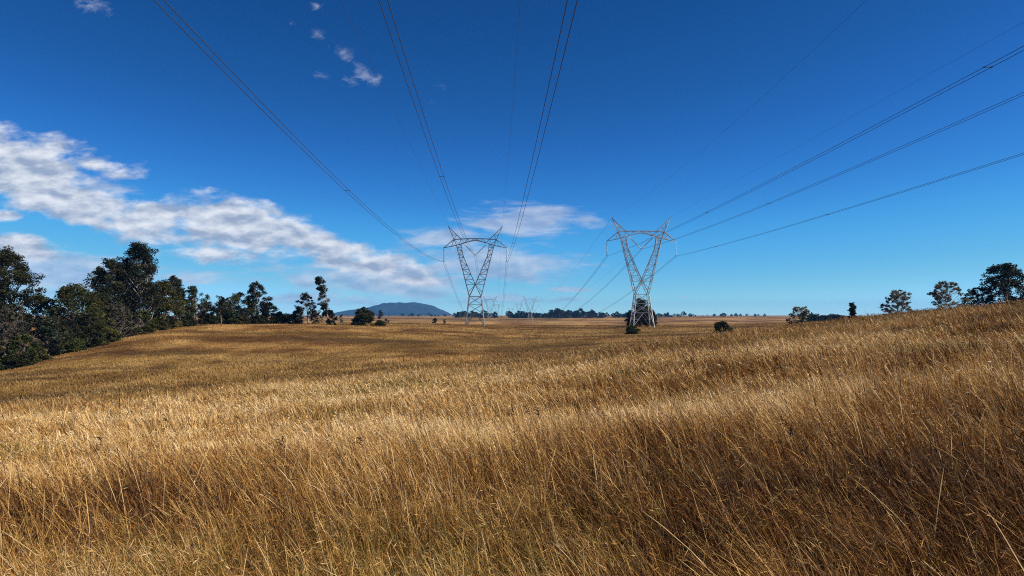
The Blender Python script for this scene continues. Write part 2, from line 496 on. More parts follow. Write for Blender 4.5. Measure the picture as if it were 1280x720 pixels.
def tree_meshes(h, wid, style, tint, seed, flag=0.25, base_z=None, leaf=0.30):
    """trunk and crown meshes with the origin at the foot. style: open | dense | bush | bare | flag | tuft"""
    rs = random.Random(seed)
    mb = MB(); cl = []
    col = np.array(GREENS[tint])
    R = wid / 2
    if style == 'open':
        lo, k, cr = 0.32, int(38 + 1.6 * h), 0.080
    elif style == 'dense':
        lo, k, cr = 0.10, int(80 + 2.5 * h), 0.115
    elif style == 'bush':
        lo, k, cr = 0.02, 40, 0.2
    elif style == 'bare':
        lo, k, cr = 0.06, 120, 0.062
    elif style == 'flag':
        lo, k, cr = 0.26, 40, 0.062
    else:
        lo, k, cr = 0.55, 14, 0.16
    lean = Vector((-flag * h * 0.15, rs.uniform(-.04, .04) * h, 0))
    ntr = 1 if style in ('flag', 'tuft', 'open') else rs.choice([1, 2, 2, 3])
    tr_pts = []
    r0 = {'bush': h * 0.012, 'flag': h * 0.010}.get(style, max(0.05, h * 0.016))
    for q in range(ntr):
        pts = []; sx = rs.uniform(-.12, .12) * wid * (ntr > 1)
        ph = rs.uniform(0, 6)
        top = 0.93 if style in ('flag', 'tuft') else rs.uniform(0.72, 0.86)
        for i in range(8):
            t = i / 7
            pts.append(Vector((sx * (0.3 + t * 2.2) + lean.x * t * t + math.sin(ph + t * 5) * 0.012 * h, lean.y * t + math.cos(ph + t * 4) * 0.012 * h, h * top * t - (0.3 if i == 0 else 0))))
        mb.tube(pts, [r0 * (1.15 - t / 7 * 0.95) for t in range(8)], 7)
        tr_pts.append(pts)
    lobes = [(rs.uniform(0, 6.28), rs.uniform(0.25, 1), rs.uniform(0.7, 1.25)) for _ in range(5)]
    for i in range(k):
        tz = lo + (1 - lo) * ((i + rs.random()) / k) ** (0.75 if style == 'bare' else 1)
        a = rs.uniform(0, 6.283)
        s = (tz - lo) / (1 - lo)
        if style in ('open', 'tuft'):
            prof = math.sin(math.pi * min(1, 0.16 + 0.84 * s)) ** 0.6 * (1.0 if s < .7 else 0.9)
        elif style == 'bush':
            prof = math.sqrt(max(0.02, 1 - s * s))
        elif style == 'flag':
            prof = 0.5 + 0.5 * s
        elif style == 'bare':
            prof = 0.55 + 0.45 * math.sin(math.pi * min(1, s * 0.9 + 0.12))
        else:
            prof = math.sin(math.pi * (0.22 + 0.74 * s)) ** 0.75
        lob = 1.0
        for (la, ls, lw) in lobes:
            if abs(s - ls) < 0.22: lob *= 0.78 + 0.4 * lw * (0.5 + 0.5 * math.cos(a - la))
        rad = R * prof * (0.35 + 0.65 * rs.random() ** 0.5) * min(1.25, lob)
        c = Vector((math.cos(a) * rad, math.sin(a) * rad, h * (tz - cr * 0.35)))
        if style == 'flag':
            c = Vector((-rs.random() ** 0.8 * R * 1.7 * (0.25 + 1.0 * s) + 0.15, math.sin(a) * R * 0.4, h * (tz - 0.02 - 0.05 * rs.random())))
        c.x += lean.x * tz * tz * 1.0
        cs = h * cr * rs.uniform(0.6, 1.15) if style != 'bush' else R * 0.36 * rs.uniform(0.7, 1.1)
        if style != 'flag': cs = min(cs, R * 0.5)
        light = rs.choice([0.65, 0.8, 1.0, 1.0, 1.25, 1.5])
        tn = col * light * np.array([rs.uniform(.9, 1.15), 1, rs.uniform(.85, 1.1)])
        sparse = (style == 'bare' and rs.random() < 0.15) or (style == 'flag' and s < 0.62 and rs.random() < 0.35)
        if not sparse:
            cl.append((tuple(c), cs, cs * (0.66 if style != 'flag' else 0.8), tn))
            if style in ('open', 'flag', 'tuft') or rs.random() < .5:
                for _ in range(2):
                    o = Vector((rs.uniform(-1.2, 0.7 if style != 'flag' else -0.2), rs.uniform(-1, 1), rs.uniform(-.3 if style != 'flag' else -.8, .7 if style != 'flag' else .1))) * cs
                    cl.append((tuple(c + o), cs * 0.55, cs * 0.4, tn * rs.uniform(.8, 1.2)))
        # the limb that carries the clump
        pts = rs.choice(tr_pts)
        zt = max(0.06, min(0.78, tz - rs.uniform(0.14, 0.34) * (0.6 if style == 'flag' else 1)))
        f = min(6.99, zt / (0.8 if style not in ('flag', 'tuft') else 0.93) * 7); i0 = int(f)
        s0 = pts[i0].lerp(pts[i0 + 1], f - i0)
        m1 = s0.lerp(c, 0.45) + Vector((rs.uniform(-.05, .05) * h, rs.uniform(-.05, .05) * h, -0.03 * h * rs.random()))
        rr = max(0.02, r0 * rs.uniform(0.22, 0.45) * (1.1 - 0.6 * zt))
        mb.tube([s0, m1, c], [rr, rr * 0.7, rr * 0.25], 5, cap=False)
        if style in ('bare', 'open'):
            for _ in range(3 if style == 'bare' else 2):
                e = c + Vector((rs.uniform(-1.3, .6), rs.uniform(-1, 1), rs.uniform(-.1, 1.2))) * (0.11 * h if style == 'bare' else 0.05 * h)
                mb.tube([m1.lerp(c, rs.random()), c.lerp(e, 0.5), e], [rr * 0.5, rr * 0.35, rr * 0.12], 4, cap=False)
    per = {'open': 150, 'dense': 150, 'bush': 230, 'bare': 260, 'flag': 260, 'tuft': 150}[style] * (0.3 / leaf) ** 2
    V, Q, C = leaf_cloud(cl, per, leaf, col, 0.6, (-0.5 * flag * 2, 0))
    bark = M_PALEBARK if style in ('open', 'flag') else M_BARK
    return mb.mesh('trunk', bark, True), np_mesh('crown', V, [Q], M_LEAF, color=C)


SEED = [100]


def tree(name, px, top, Y, wpx, style, tint, label, cat='tree', group=None, flag=0.3, leaf=0.30, base=None, rz=0.0):
    p = at(px, top, Y); g = gz(p.x, Y)
    h = max(0.8, p.z - g)
    SEED[0] += 1
    t_me, c_me = tree_meshes(h, wpx * Y / F, style, tint, SEED[0], flag, leaf=leaf)
    r = empty(name, (p.x, Y, g)); tag(r, label, cat, group)
    link(bpy.data.objects.new('trunk' if cat == 'tree' else 'stem', t_me), r)
    link(bpy.data.objects.new('crown' if cat == 'tree' else 'foliage', c_me), r)
    return r


G1 = 'trees of the dark wood on the knoll'
WOOD = 'dark tree massed inside the wood on the knoll'
T = tree
T('eucalypt_tree', 16, 314, 116, 66, 'open', 'dark', 'tall open eucalypt with tufted top at the end of the wood', group=G1)
T('eucalypt_tree', -38, 322, 112, 80, 'dense', 'dark', 'dark bushy tree cut by the picture edge behind the tall open eucalypt', group=G1)
T('eucalypt_tree', 14, 384, 100, 62, 'bare', 'grey', 'thin grey twiggy tree below the tall open eucalypt', group=G1)
T('eucalypt_tree', -30, 392, 95, 60, 'dense', 'dark', 'low dark tree at the edge of the picture on the wood margin', group=G1)
T('eucalypt_tree', 30, 418, 97, 40, 'dense', 'mid', 'low round green tree in front of the thin grey twiggy tree', group=G1)
T('eucalypt_tree', 62, 396, 106, 42, 'dense', 'blue', 'small grey-green tree standing forward of the wood on the grass margin', group=G1)
T('eucalypt_tree', 52, 368, 118, 46, 'open', 'mid', 'middling tree with pale leaning limb beside the tall open eucalypt', group=G1)
T('eucalypt_tree', 95, 356, 118, 70, 'dense', 'olive', 'broad olive dark tree with bumpy top between the two tallest groups', group=G1)
T('eucalypt_tree', 84, 400, 110, 44, 'dense', 'dusk', 'very dark low tree under the broad olive tree', group=G1)
T('eucalypt_tree', 112, 392, 114, 42, 'dense', 'dark', WOOD, group=G1)
T('eucalypt_tree', 128, 366, 124, 36, 'dense', 'dark', WOOD, group=G1)
T('eucalypt_tree', 140, 324, 131, 58, 'open', 'dark', 'big eucalypt with broad rounded top beside the tallest tree', group=G1)
T('eucalypt_tree', 178, 305, 134, 52, 'open', 'dusk', 'tallest eucalypt of the wood with a topknot above its crown', group=G1)
T('eucalypt_tree', 160, 330, 138, 60, 'dense', 'dark', WOOD, group=G1)
T('eucalypt_tree', 148, 380, 124, 46, 'bare', 'grey', 'grey thin-leaved tree in front of the tallest eucalypt', group=G1)
T('eucalypt_tree', 180, 388, 130, 28, 'dense', 'mid', 'small green tree at the foot of the tallest eucalypt', group=G1)
T('eucalypt_tree', 206, 350, 140, 42, 'dense', 'olive', 'olive tree with rounded crown just behind the small green tree', group=G1)
T('eucalypt_tree', 222, 344, 146, 28, 'open', 'dusk', 'narrow dark tree with two knobs above the olive crown', group=G1)
T('eucalypt_tree', 245, 357, 152, 36, 'open', 'blue', 'wispy grey-green tree with pale trunks at the crest end of the wood', group=G1)
T('eucalypt_tree', 232, 372, 148, 30, 'dense', 'mid', WOOD, group=G1)
T('eucalypt_tree', 258, 378, 160, 26, 'dense', 'dark', WOOD, group=G1)
T('eucalypt_tree', 277, 371, 152, 18, 'tuft', 'dusk', 'small single-trunk tree standing forward on the bare crest', group=G1)
T('eucalypt_tree', 300, 366, 172, 46, 'dense', 'olive', 'rounded olive tree on the crest behind the small single-trunk tree', group=G1)
T('eucalypt_tree', 322, 352, 172, 30, 'open', 'dusk', 'tall knobbed tree above the crest beside the rounded olive tree', group=G1)
T('eucalypt_tree', 312, 384, 168, 44, 'dense', 'dark', WOOD, group=G1)
T('eucalypt_tree', 336, 378, 170, 24, 'dense', 'dusk', 'low dark tree ending the crest wood beside the open gap', group=G1)
T('eucalypt_tree', 286, 386, 170, 34, 'bush', 'mid', WOOD, group=G1)
T('eucalypt_tree', 374, 384, 172, 13, 'dense', 'dusk', 'narrow low tree at the side of the open knobbed pair', group=G1)
T('eucalypt_tree', 385, 366, 174, 26, 'open', 'dusk', 'open dark tree with knobby top beside the wind-bent tree', group=G1)
T('eucalypt_tree', 395, 388, 172, 18, 'bare', 'grey', 'thin grey twiggy tree at the foot of the open dark tree', group=G1)
T('wind_bent_tree', 409, 344, 170, 13, 'flag', 'dusk', 'slender tree with bare pale trunk and foliage blown to one side', flag=0.15, leaf=0.28)
U = 'shrubs around the wood and on the plain'
T('bush', 414, 387, 169, 12, 'bush', 'dusk', 'small dark bush at the foot of the wind-bent slender tree', 'bush', U)
T('bush', 348, 391, 172, 20, 'bush', 'dark', 'low dark bush in the gap at the end of the crest wood', 'bush', U)
T('bush', 362, 394, 174, 16, 'bush', 'mid', 'low green bush between the gap and the narrow low tree', 'bush', U)
T('bush', 456, 387, 176, 29, 'bush', 'dark', 'large rounded dark bush alone on the grass before the blue hill', 'bush', U)
T('bush', 475, 401, 177, 14, 'bush', 'dark', 'small bush touching the large rounded bush before the hill', 'bush', U)
for k, (px, top, Y, w, tn) in enumerate([(-15, 440, 93, 40, 'mid'), (22, 444, 95, 32, 'dark'), (48, 434, 101, 26, 'olive'), (92, 424, 109, 34, 'mid'), (120, 414, 115, 30, 'olive'),
                                          (138, 408, 121, 26, 'olive'), (158, 404, 127, 26, 'mid'), (196, 400, 137, 30, 'olive'), (214, 397, 144, 24, 'dark'), (232, 396, 150, 22, 'mid'), (262, 393, 162, 22, 'dark'), (300, 396, 166, 26, 'olive'), (322, 395, 168, 24, 'dark')]):
    T('bush', px, top, Y, w, 'bush', tn, 'low undergrowth bush along the grassy margin of the wood', 'bush', 'undergrowth bushes along the wood margin')

# the trees behind the grassy rise
G2 = 'trees behind the grassy rise'
T('eucalypt_tree', 1262, 329, 124, 64, 'dense', 'dusk', 'largest dark tree behind the rise with a wind-swept flat crown', group=G2, flag=0.8)
T('eucalypt_tree', 1226, 359, 128, 46, 'dense', 'dark', 'low dark tree joined to the largest tree behind the rise', group=G2, flag=0.7)
T('eucalypt_tree', 1320, 335, 126, 60, 'dense', 'dark', 'dark tree past the picture edge beside the largest tree behind the rise', group=G2, flag=0.6)
T('eucalypt_tree', 1183, 352, 120, 42, 'bare', 'pale', 'grey twiggy tree with open fan of limbs behind the rise', group=G2, flag=0.2)
T('eucalypt_tree', 1122, 363, 126, 36, 'bare', 'pale', 'rounded see-through tree alone between two others behind the rise', group=G2, flag=0.2)
T('eucalypt_tree', 1066, 378, 130, 8.5, 'dense', 'dark', 'smallest slender tree showing above the rise', group=G2)
T('eucalypt_tree', 1000, 383.5, 112, 27, 'bare', 'pale', 'pale grey rounded shrubby tree at the low end of the rise', group=G2, flag=0.1)
# by the tower
G3 = 'trees at the foot of the pylon'
T('eucalypt_tree', 800, 374, 224, 22, 'dense', 'dusk', 'dark tree standing inside the foot of the paler pylon', group=G3, flag=0.1)
T('eucalypt_tree', 811, 382, 226, 17, 'dense', 'dusk', 'shorter dark tree beside the one inside the pylon foot', group=G3, flag=0.1)
T('eucalypt_tree', 788, 388, 228, 9, 'dense', 'dark', 'narrow low tree at the outer leg of the paler pylon', group=G3, flag=0.1)
T('eucalypt_tree', 817, 390, 229, 9, 'dense', 'dark', 'narrow low tree at the far leg of the paler pylon', group=G3, flag=0.1)
T('bush', 790, 407, 165, 17, 'bush', 'mid', 'green bush in the grass below the paler pylon', 'bush', U)
T('bush', 902, 402, 128, 25, 'bush', 'mid', 'green bush half sunk in grass beyond the paler pylon', 'bush', U)
T('bush', 544, 397, 330, 8, 'bush', 'dark', 'small dark bush on the plain near the darker pylon', 'bush', U)
T('bush', 556, 398.5, 330, 5, 'bush', 'dark', 'tiny bush on the plain touching distance of the darker pylon', 'bush', U)
T('flat_topped_tree', 476, 387, 700, 7, 'tuft', 'dusk', 'tiny flat-topped tree in front of the blue hill', flag=0.1, leaf=0.6)
T('bush', 484, 397, 420, 9, 'bush', 'dark', 'dark shrub on the plain under the tiny flat-topped tree', 'bush', U, leaf=0.5)
T('eucalypt_tree', 427, 392, 480, 5, 'tuft', 'dark', 'tiny tree on the plain beside the wind-bent tree', flag=0.1, leaf=0.5)

# far tree line: individual trees, shared meshes
FAR = []
for k, (st, w) in enumerate([('dense', 12), ('open', 12), ('tuft', 9), ('dense', 17), ('bush', 13), ('open', 9)]):
    SEED[0] += 1
    FAR.append(tree_meshes(10.0, w, st, 'dusk', SEED[0], 0.2, leaf=1.0))
rs = random.Random(5)
spots = []


def far_row(x0, x1, n, top, Y, jit=2.0, bigs=0.15):
    for i in range(n):
        px = x0 + (x1 - x0) * (i + rs.uniform(0.1, 0.9)) / n
        t = top + rs.uniform(-jit, jit) - (2.2 if rs.random() < bigs else 0)
        spots.append((px, t, Y * rs.uniform(0.95, 1.06)))


far_row(508, 560, 12, 393.2, 1900, 0.6)
far_row(568, 592, 8, 390.5, 1250, 1.2)
far_row(592, 622, 8, 391.0, 1250, 1.5)
far_row(634, 664, 11, 390.2, 1180, 2.4)
far_row(664, 690, 9, 390.5, 1180, 1.4)
far_row(688, 704, 6, 388.5, 1200, 1.8)
far_row(708, 742, 14, 390.0, 1220, 2.2)
far_row(742, 760, 6, 391.2, 1250, 1.4)
far_row(766, 786, 6, 391.2, 1300, 1.4)
far_row(812, 868, 14, 392.5, 1500, 1.2)
far_row(868, 960, 13, 393.0, 1700, 1.2)
far_row(1012, 1056, 14, 394.6, 520, 0.7)
far_row(420, 508, 16, 394.0, 2300, 0.4)
far_row(345, 372, 6, 392.8, 900, 1.0)
for (px, top, Y) in spots:
    p = at(px, top, Y); g = gz(p.x, Y)
    h = max(2.0, p.z - g); m = rs.choice(FAR)
    rise = 1000 < px and Y < 600
    r = empty('distant_tree', (p.x, Y, g), rs.uniform(-0.6, 0.6)); s = h / 10.0
    r.scale = (s * rs.uniform(.7, 1.25),) * 2 + (s,)
    if rise: tag(r, 'small dark tree in the low clump showing above the grassy rise', 'tree', 'low tree clump beyond the grassy rise')
    else: tag(r, 'tiny dark tree in the tree line along the far horizon', 'tree', 'distant trees along the horizon')
    link(bpy.data.objects.new('trunk', m[0]), r); link(bpy.data.objects.new('crown', m[1]), r)


# ------------------------------------------------------------------ hill
def build_hill():
    prof = [(410, 394.3), (424, 391), (440, 387), (452, 384.6), (463, 383.6), (472, 381.2), (482, 378.9), (492, 378.0), (500, 377.3), (508, 377.9), (518, 377.6), (527, 378.4), (535, 380.4), (543, 382.2), (550, 385.8), (557, 389.6), (566, 394.3)]
    D0 = 6000.0
    px = np.linspace(412, 566, 170)
    Hh = np.interp(px, [p[0] for p in prof], [(394.4 - p[1]) / F * D0 for p in prof])
    dep = np.linspace(-1, 1, 70)
    V = []
    X0 = (px - 640) / F * D0
    Hh = Hh * (1 + 0.14 * (fbm(px / 7.0, px * 0 + 3.3, 4) - 0.5))
    for d in dep:
        y = D0 + d * 620
        n = fbm(X0 / 90.0, np.full_like(X0, y / 90.0), 4) - 0.5
        z = Hh * (1 - abs(d) ** 1.7) * (1 + 0.5 * n * (abs(d) > 0.12) * min(1, abs(d) * 2)) - 14 * (abs(d) > .9) + 4 * n * (Hh > 20)
        V.append(np.stack([X0, np.full_like(X0, y), z - 6], -1))
    V = np.concatenate(V); w = len(px)
    i = np.arange(len(dep) - 1)[:, None] * w + np.arange(w - 1)[None, :]
    Q = np.stack([i, i + 1, i + w + 1, i + w], -1).reshape(-1, 4)
    m = principled('forested_hill', (0.012, 0.022, 0.018), 0.95, 0, 0.6, 0.012)
    o = link(bpy.data.objects.new('hill', np_mesh('hill', V, [Q], m, smooth=True))); o['kind'] = 'structure'


build_hill()


# ------------------------------------------------------------------ pylons
LINE_A = math.atan(0.0236)          # the lines run slightly to the left of straight ahead
TIP = (9.85, 24.5); INS = 4.1; VAPEX = 22.3


def legs_at(z):
    if z <= 9.3:
        t = z / 9.3
        return 2.95 + (1.85 - 2.95) * t, 2.95 + (1.6 - 2.95) * t
    return 1.85, 1.6


def insulator_mb(p, q):
    mb = MB(); p = Vector(p); q = Vector(q); n = 15
    pts, rad = [p], [0.03]
    for k in range(n):
        for dt, r in ((0.12, 0.07), (0.3, 0.2), (0.62, 0.19), (0.8, 0.07)):
            pts.append(p.lerp(q, 0.06 + 0.9 * (k + dt) / n)); rad.append(r)
    pts.append(q); rad.append(0.03)
    mb.tube(pts, rad, 8)
    return mb


def build_pylon(name, loc, label, group, M_STEEL):
    r = empty(name, loc, LINE_A); tag(r, label, 'pylon', group)
    MW, BW = 0.25, 0.12
    for sx in (-1, 1):
        for sy in (-1, 1):
            mb = MB()
            for z0, z1 in ((-0.4, 4.6), (4.6, 9.3)):
                a, b = legs_at(z0), legs_at(z1)
                mb.bar((sx * a[0], sy * a[1], z0), (sx * b[0], sy * b[1], z1), MW)
            mb.build('leg', M_STEEL, r)
    mb = MB()
    zs = (0.2, 4.0, 6.7, 9.3)
    for face in range(4):
        for k in range(3):
            z0, z1 = zs[k], zs[k + 1]; a, b = legs_at(z0), legs_at(z1)
            m = legs_at((z0 + z1) / 2)

            def P(s, t, z):
                if face == 0: return (s * t[0], t[1], z)
                if face == 1: return (s * t[0], -t[1], z)
                if face == 2: return (t[0], s * t[1], z)
                return (-t[0], s * t[1], z)
            if k == 0:
                tip = P(0, b, z1)
                mb.bar(P(-1, a, z0), tip, BW); mb.bar(P(1, a, z0), tip, BW)
                mb.bar(P(-1, m, (z0 + z1) / 2), P(-.5, m, (z0 + z1) / 2), 0.09); mb.bar(P(1, m, (z0 + z1) / 2), P(.5, m, (z0 + z1) / 2), 0.09)
                mb.bar(P(-1, legs_at(3.0), 3.0), P(-.5, m, (z0 + z1) / 2), 0.08); mb.bar(P(1, legs_at(3.0), 3.0), P(.5, m, (z0 + z1) / 2), 0.08)
            else:
                mb.bar(P(-1, a, z0), P(1, b, z1), BW); mb.bar(P(1, a, z0), P(-1, b, z1), BW)
            mb.bar(P(-1, b, z1), P(1, b, z1), BW + 0.02)
    mb.build('body_bracing', M_STEEL, r)
    for s in (-1, 1):
        mb = MB()

        def outer(z, sy): t = (z - 9.3) / (25.4 - 9.3); return Vector((s * (1.85 + (5.9 - 1.85) * t), sy * (1.6 + (0.6 - 1.6) * t), z))

        def inner(z, sy):
            ys = sy * (1.6 + (0.6 - 1.6) * (z - 9.3) / 16.1)
            if z <= 13: x = -1.85 + 1.85 * (z - 9.3) / 3.7
            elif z <= 22.3: x = 3.9 * (z - 13) / 9.3
            else: x = 3.9 + 0.45 * (z - 22.3) / 3.1
            return Vector((s * x, ys * 0.985, z))
        for sy in (-1, 1):
            mb.bar(outer(9.3, sy), outer(25.4, sy), 0.22); mb.bar(outer(25.4, sy), (s * 6.65, sy * 0.6, 27.1), 0.2)
            for z0, z1 in ((9.3, 13), (13, 22.3), (22.3, 25.5)):
                mb.bar(inner(z0, sy), inner(z1, sy), 0.2)
            lv = [10.6, 13.0, 14.6, 16.2, 17.7, 19.1, 20.4, 21.5, 22.5, 23.6, 24.6, 25.4]
            for k in range(len(lv) - 1):
                if k % 2 == 0:
                    mb.bar(outer(lv[k], sy), inner(max(13, lv[k + 1]), sy), 0.10)
                else:
                    mb.bar(inner(lv[k], sy), outer(lv[k + 1], sy), 0.10)
                if 1 <= k: mb.bar(outer(lv[k], sy), inner(lv[k], sy), 0.09)
        lv = [9.3, 12, 14.6, 17, 19.2, 21.2, 23.2, 25.4]
        for k in range(len(lv) - 1):
            sg = 1 if k % 2 else -1
            mb.bar(outer(lv[k], sg), outer(lv[k + 1], -sg), 0.10)
            if lv[k] >= 12: mb.bar(inner(lv[k], sg), inner(lv[k + 1], -sg), 0.10)
            mb.bar(outer(lv[k + 1], 1), outer(lv[k + 1], -1), 0.09)
        mb.build('fork_arm', M_STEEL, r)
    mb = MB()
    for sy in (-1, 1):
        y = sy * 0.6
        top = [(-9.85, 0, 24.5), (-6.65, y, 27.1), (-4.5, y, 27.25), (-2.2, y, 27.35), (0, y, 27.4), (2.2, y, 27.35), (4.5, y, 27.25), (6.65, y, 27.1), (9.85, 0, 24.5)]
        bot = [(-9.85, 0, 24.45), (-7.4, y * .6, 24.95), (-5.0, y, 25.5), (-3.4, y, 26.05), (-1.7, y, 26.55), (0, y, 26.85), (1.7, y, 26.55), (3.4, y, 26.05), (5.0, y, 25.5), (7.4, y * .6, 24.95), (9.85, 0, 24.45)]
        for A in (top, bot):
            for k in range(len(A) - 1): mb.bar(A[k], A[k + 1], 0.19)
        for a, b in ((bot[1], top[1]), (top[1], bot[2]), (bot[2], top[2]), (top[2], bot[3]), (bot[3], top[3]), (top[3], bot[4]), (bot[4], top[4]), (bot[5], top[4]),
                     (top[4], bot[6]), (bot[6], top[5]), (top[5], bot[7]), (bot[7], top[6]), (top[6], bot[8]), (bot[8], top[7]), (top[7], bot[9])):
            mb.bar(a, b, 0.10)
    for x, z in ((-6.65, 27.1), (-4.5, 27.25), (-2.2, 27.35), (0, 27.4), (2.2, 27.35), (4.5, 27.25), (6.65, 27.1), (-5, 25.5), (-3.4, 26.05), (0, 26.85), (3.4, 26.05), (5, 25.5)):
        mb.bar((x, -.6, z), (x, .6, z), 0.09)
    tp = [(-6.65, 27.1), (-4.5, 27.25), (-2.2, 27.35), (0, 27.4), (2.2, 27.35), (4.5, 27.25), (6.65, 27.1)]
    for k in range(6):
        sg = 1 if k % 2 else -1
        mb.bar((tp[k][0], .6 * sg, tp[k][1]), (tp[k + 1][0], -.6 * sg, tp[k + 1][1]), 0.09)
    mb.build('cross_arm', M_STEEL, r)
    for s in (-1, 1):
        mb = MB(); ap = Vector((s * 8.3, 0, 31.0))
        for sy in (-1, 1):
            a = Vector((s * 6.65, sy * .6, 27.1)); b = Vector((s * 4.5, sy * .6, 27.25))
            mb.bar(a, ap, 0.18); mb.bar(b, ap, 0.18)
            mb.bar(a.lerp(ap, .35), b.lerp(ap, .35), 0.09); mb.bar(a, b.lerp(ap, .35), 0.09); mb.bar(a.lerp(ap, .35), b.lerp(ap, .65), 0.08)
        mb.bar(ap, ap + Vector((0, 0, 0.35)), 0.3)
        mb.build('earth_wire_peak', M_STEEL, r)
    for s in (-1, 1):
        insulator_mb((s * TIP[0], 0, 24.4), (s * TIP[0], 0, 24.4 - INS)).build('insulator_string', M_GLASS, r, True)
    for s in (-1, 1):
        insulator_mb((s * 3.75, 0, 25.9), (s * 0.12, 0, VAPEX)).build('insulator_string', M_GLASS, r, True)
    return r


def copy_pylon(src, loc, label, group):
    c = src.copy(); COL.objects.link(c); c.location = loc
    c['label'] = label; c['group'] = group
    for ch in src.children:
        d = ch.copy(); COL.objects.link(d); d.parent = c
    return c


def pylon_loc(px, Y, top=None):
    x = (px - 640) / F * Y
    z = gz(x, Y)
    if top is not None:
        z = at(px, top, Y).z - 31.2
    return Vector((x, Y, z))


GP = 'lattice pylons marching to the horizon'
PA = pylon_loc(594, 232); PB = pylon_loc(802, 212)
PA.z = max(PA.z - 0.3, at(594, 288, 232).z - 31.0); PB.z = at(802, 273, 212).z - 31.0
A1 = build_pylon('lattice_pylon', PA, 'darker of the two near lattice pylons, standing clear on the plain beside the hill', GP, M_STEEL)
B1 = build_pylon('lattice_pylon', PB, 'near lattice pylon with pale legs and dark trees inside its foot', GP, M_ZINC)
PA2 = pylon_loc(612.5, 905, 370); PB2 = pylon_loc(662.5, 880, 369.5)
A2 = copy_pylon(A1, PA2, 'faint far pylon seen just beside the darker near pylon', GP)
B2 = copy_pylon(B1, PB2, 'far pylon with pale legs standing alone before the tree line', GP)
PA3 = pylon_loc(621, 1580, 378.5); PB3 = pylon_loc(648.5, 1555, 377.5); PB4 = pylon_loc(638.5, 2230, 384)
copy_pylon(A1, PA3, 'very faint pylon farther along the same line as the darker pylon', GP)
copy_pylon(B1, PB3, 'very faint pylon just past the far pale-legged pylon', GP)
copy_pylon(B1, PB4, 'faintest and smallest pylon, on the horizon between the lines', GP)


def fit_local(base, off):
    c, s = math.cos(LINE_A), math.sin(LINE_A)
    return Vector((base.x + off[0] * c - off[1] * s, base.y + off[0] * s + off[1] * c, base.z + off[2]))


ATT = {'L': (-TIP[0], 0, 24.4 - INS - 0.15), 'C': (0, 0, VAPEX - 0.15), 'R': (TIP[0], 0, 24.4 - INS - 0.15), 'EL': (-8.3, 0, 31.3), 'ER': (8.3, 0, 31.3)}


def wire_thing(pts, label, twin, spacers=(), group=None, r=0.025):
    pts = [Vector(p) for p in pts]
    mid = pts[-1].copy()
    root = empty('conductor_bundle' if twin else 'earth_wire', mid)
    tag(root, label, 'power line', group)
    if twin:
        for s in (-1, 1):
            mb = MB(); mb.tube([p - mid + Vector((s * 0.24, 0, 0)) for p in pts], [r] * len(pts), 6)
            mb.build('conductor', M_ALU, root, True)
        for sp in spacers:
            mb = MB(); q = min(pts, key=lambda p: abs(p.y - sp)) - mid
            mb.tube([q + Vector((-0.27, 0, 0)), q + Vector((-.1, 0, 0)), q + Vector((.1, 0, 0)), q + Vector((0.27, 0, 0))], [0.04, 0.022, 0.022, 0.04], 8)
            for s in (-1, 1):
                mb.tube([q + Vector((s * .24, -.12, 0)), q + Vector((s * .24, .12, 0))], [0.036, 0.036], 8)
            mb.build('spacer', M_DARK, root)
        mb = MB()
        mb.tube([(-.28, 0, 0.02), (0, 0, 0.16), (.28, 0, 0.02)], [0.06, 0.08, 0.06], 6); mb.build('clamp_yoke', M_DARK, root)
    else:
        mb = MB(); mb.tube([p - mid for p in pts], [r * 0.58] * len(pts), 6)
        mb.build('wire', M_ALU, root, True)
    return root


def quad3(a, b, c, y):
    """parabola in y through three points"""
    la = (y - b.y) * (y - c.y) / ((a.y - b.y) * (a.y - c.y)); lb = (y - a.y) * (y - c.y) / ((b.y - a.y) * (b.y - c.y)); lc = (y - a.y) * (y - b.y) / ((c.y - a.y) * (c.y - b.y))
    p = a * la + b * lb + c * lc
    return Vector((p.x, y, p.z))


NEAR = {
    'A': (PA, {'L': ((198.5, 0, 35.6), (435, 239, 81.7)), 'C': ((479, 0, 40.6), (552, 220, 85.5)), 'R': ((715.5, 0, 35.4), (657.5, 245, 88)),
               'EL': ((425, 0, 63.7), (500, 155, 104)), 'ER': ((650.5, 0, 63.7), (640, 140, 98))}, 'darker pylon'),
    'B': (PB, {'L': ((1280, 60, 44.6), (885, 265, 110)), 'C': ((1280, 117, 57.4), (962, 254, 110.5)), 'R': ((1280, 192, 69.7), (1035, 268, 110.6)),
               'EL': ((1083, 0, 63.7), (960, 115, 88)), 'ER': ((1230, 55, 73.5), (1090, 132, 96))}, 'pale-legged pylon')}
WORDS = {'L': 'outer arm nearest the hill', 'C': 'hanging V in the middle', 'R': 'outer arm away from the hill', 'EL': 'peak nearest the hill', 'ER': 'peak away from the hill'}
for key, (base, ws, nm) in NEAR.items():
    for w, (m1, m2) in ws.items():
        a, b, c = at(*m1), at(*m2), fit_local(base, ATT[w])
        ys = np.linspace(-110, c.y, 160)
        pts = [quad3(a, b, c, y) for y in ys]
        tw = len(w) == 1
        sp = [m2[2], m2[2] - 62, m2[2] + 60] if tw else ()
        wire_thing(pts, ('twin dark conductors' if tw else 'single thin earth wire') + f' sweeping overhead from the {nm}, {WORDS[w]}', tw, sp, 'power lines overhead', r=0.025 if key == 'A' else 0.020)
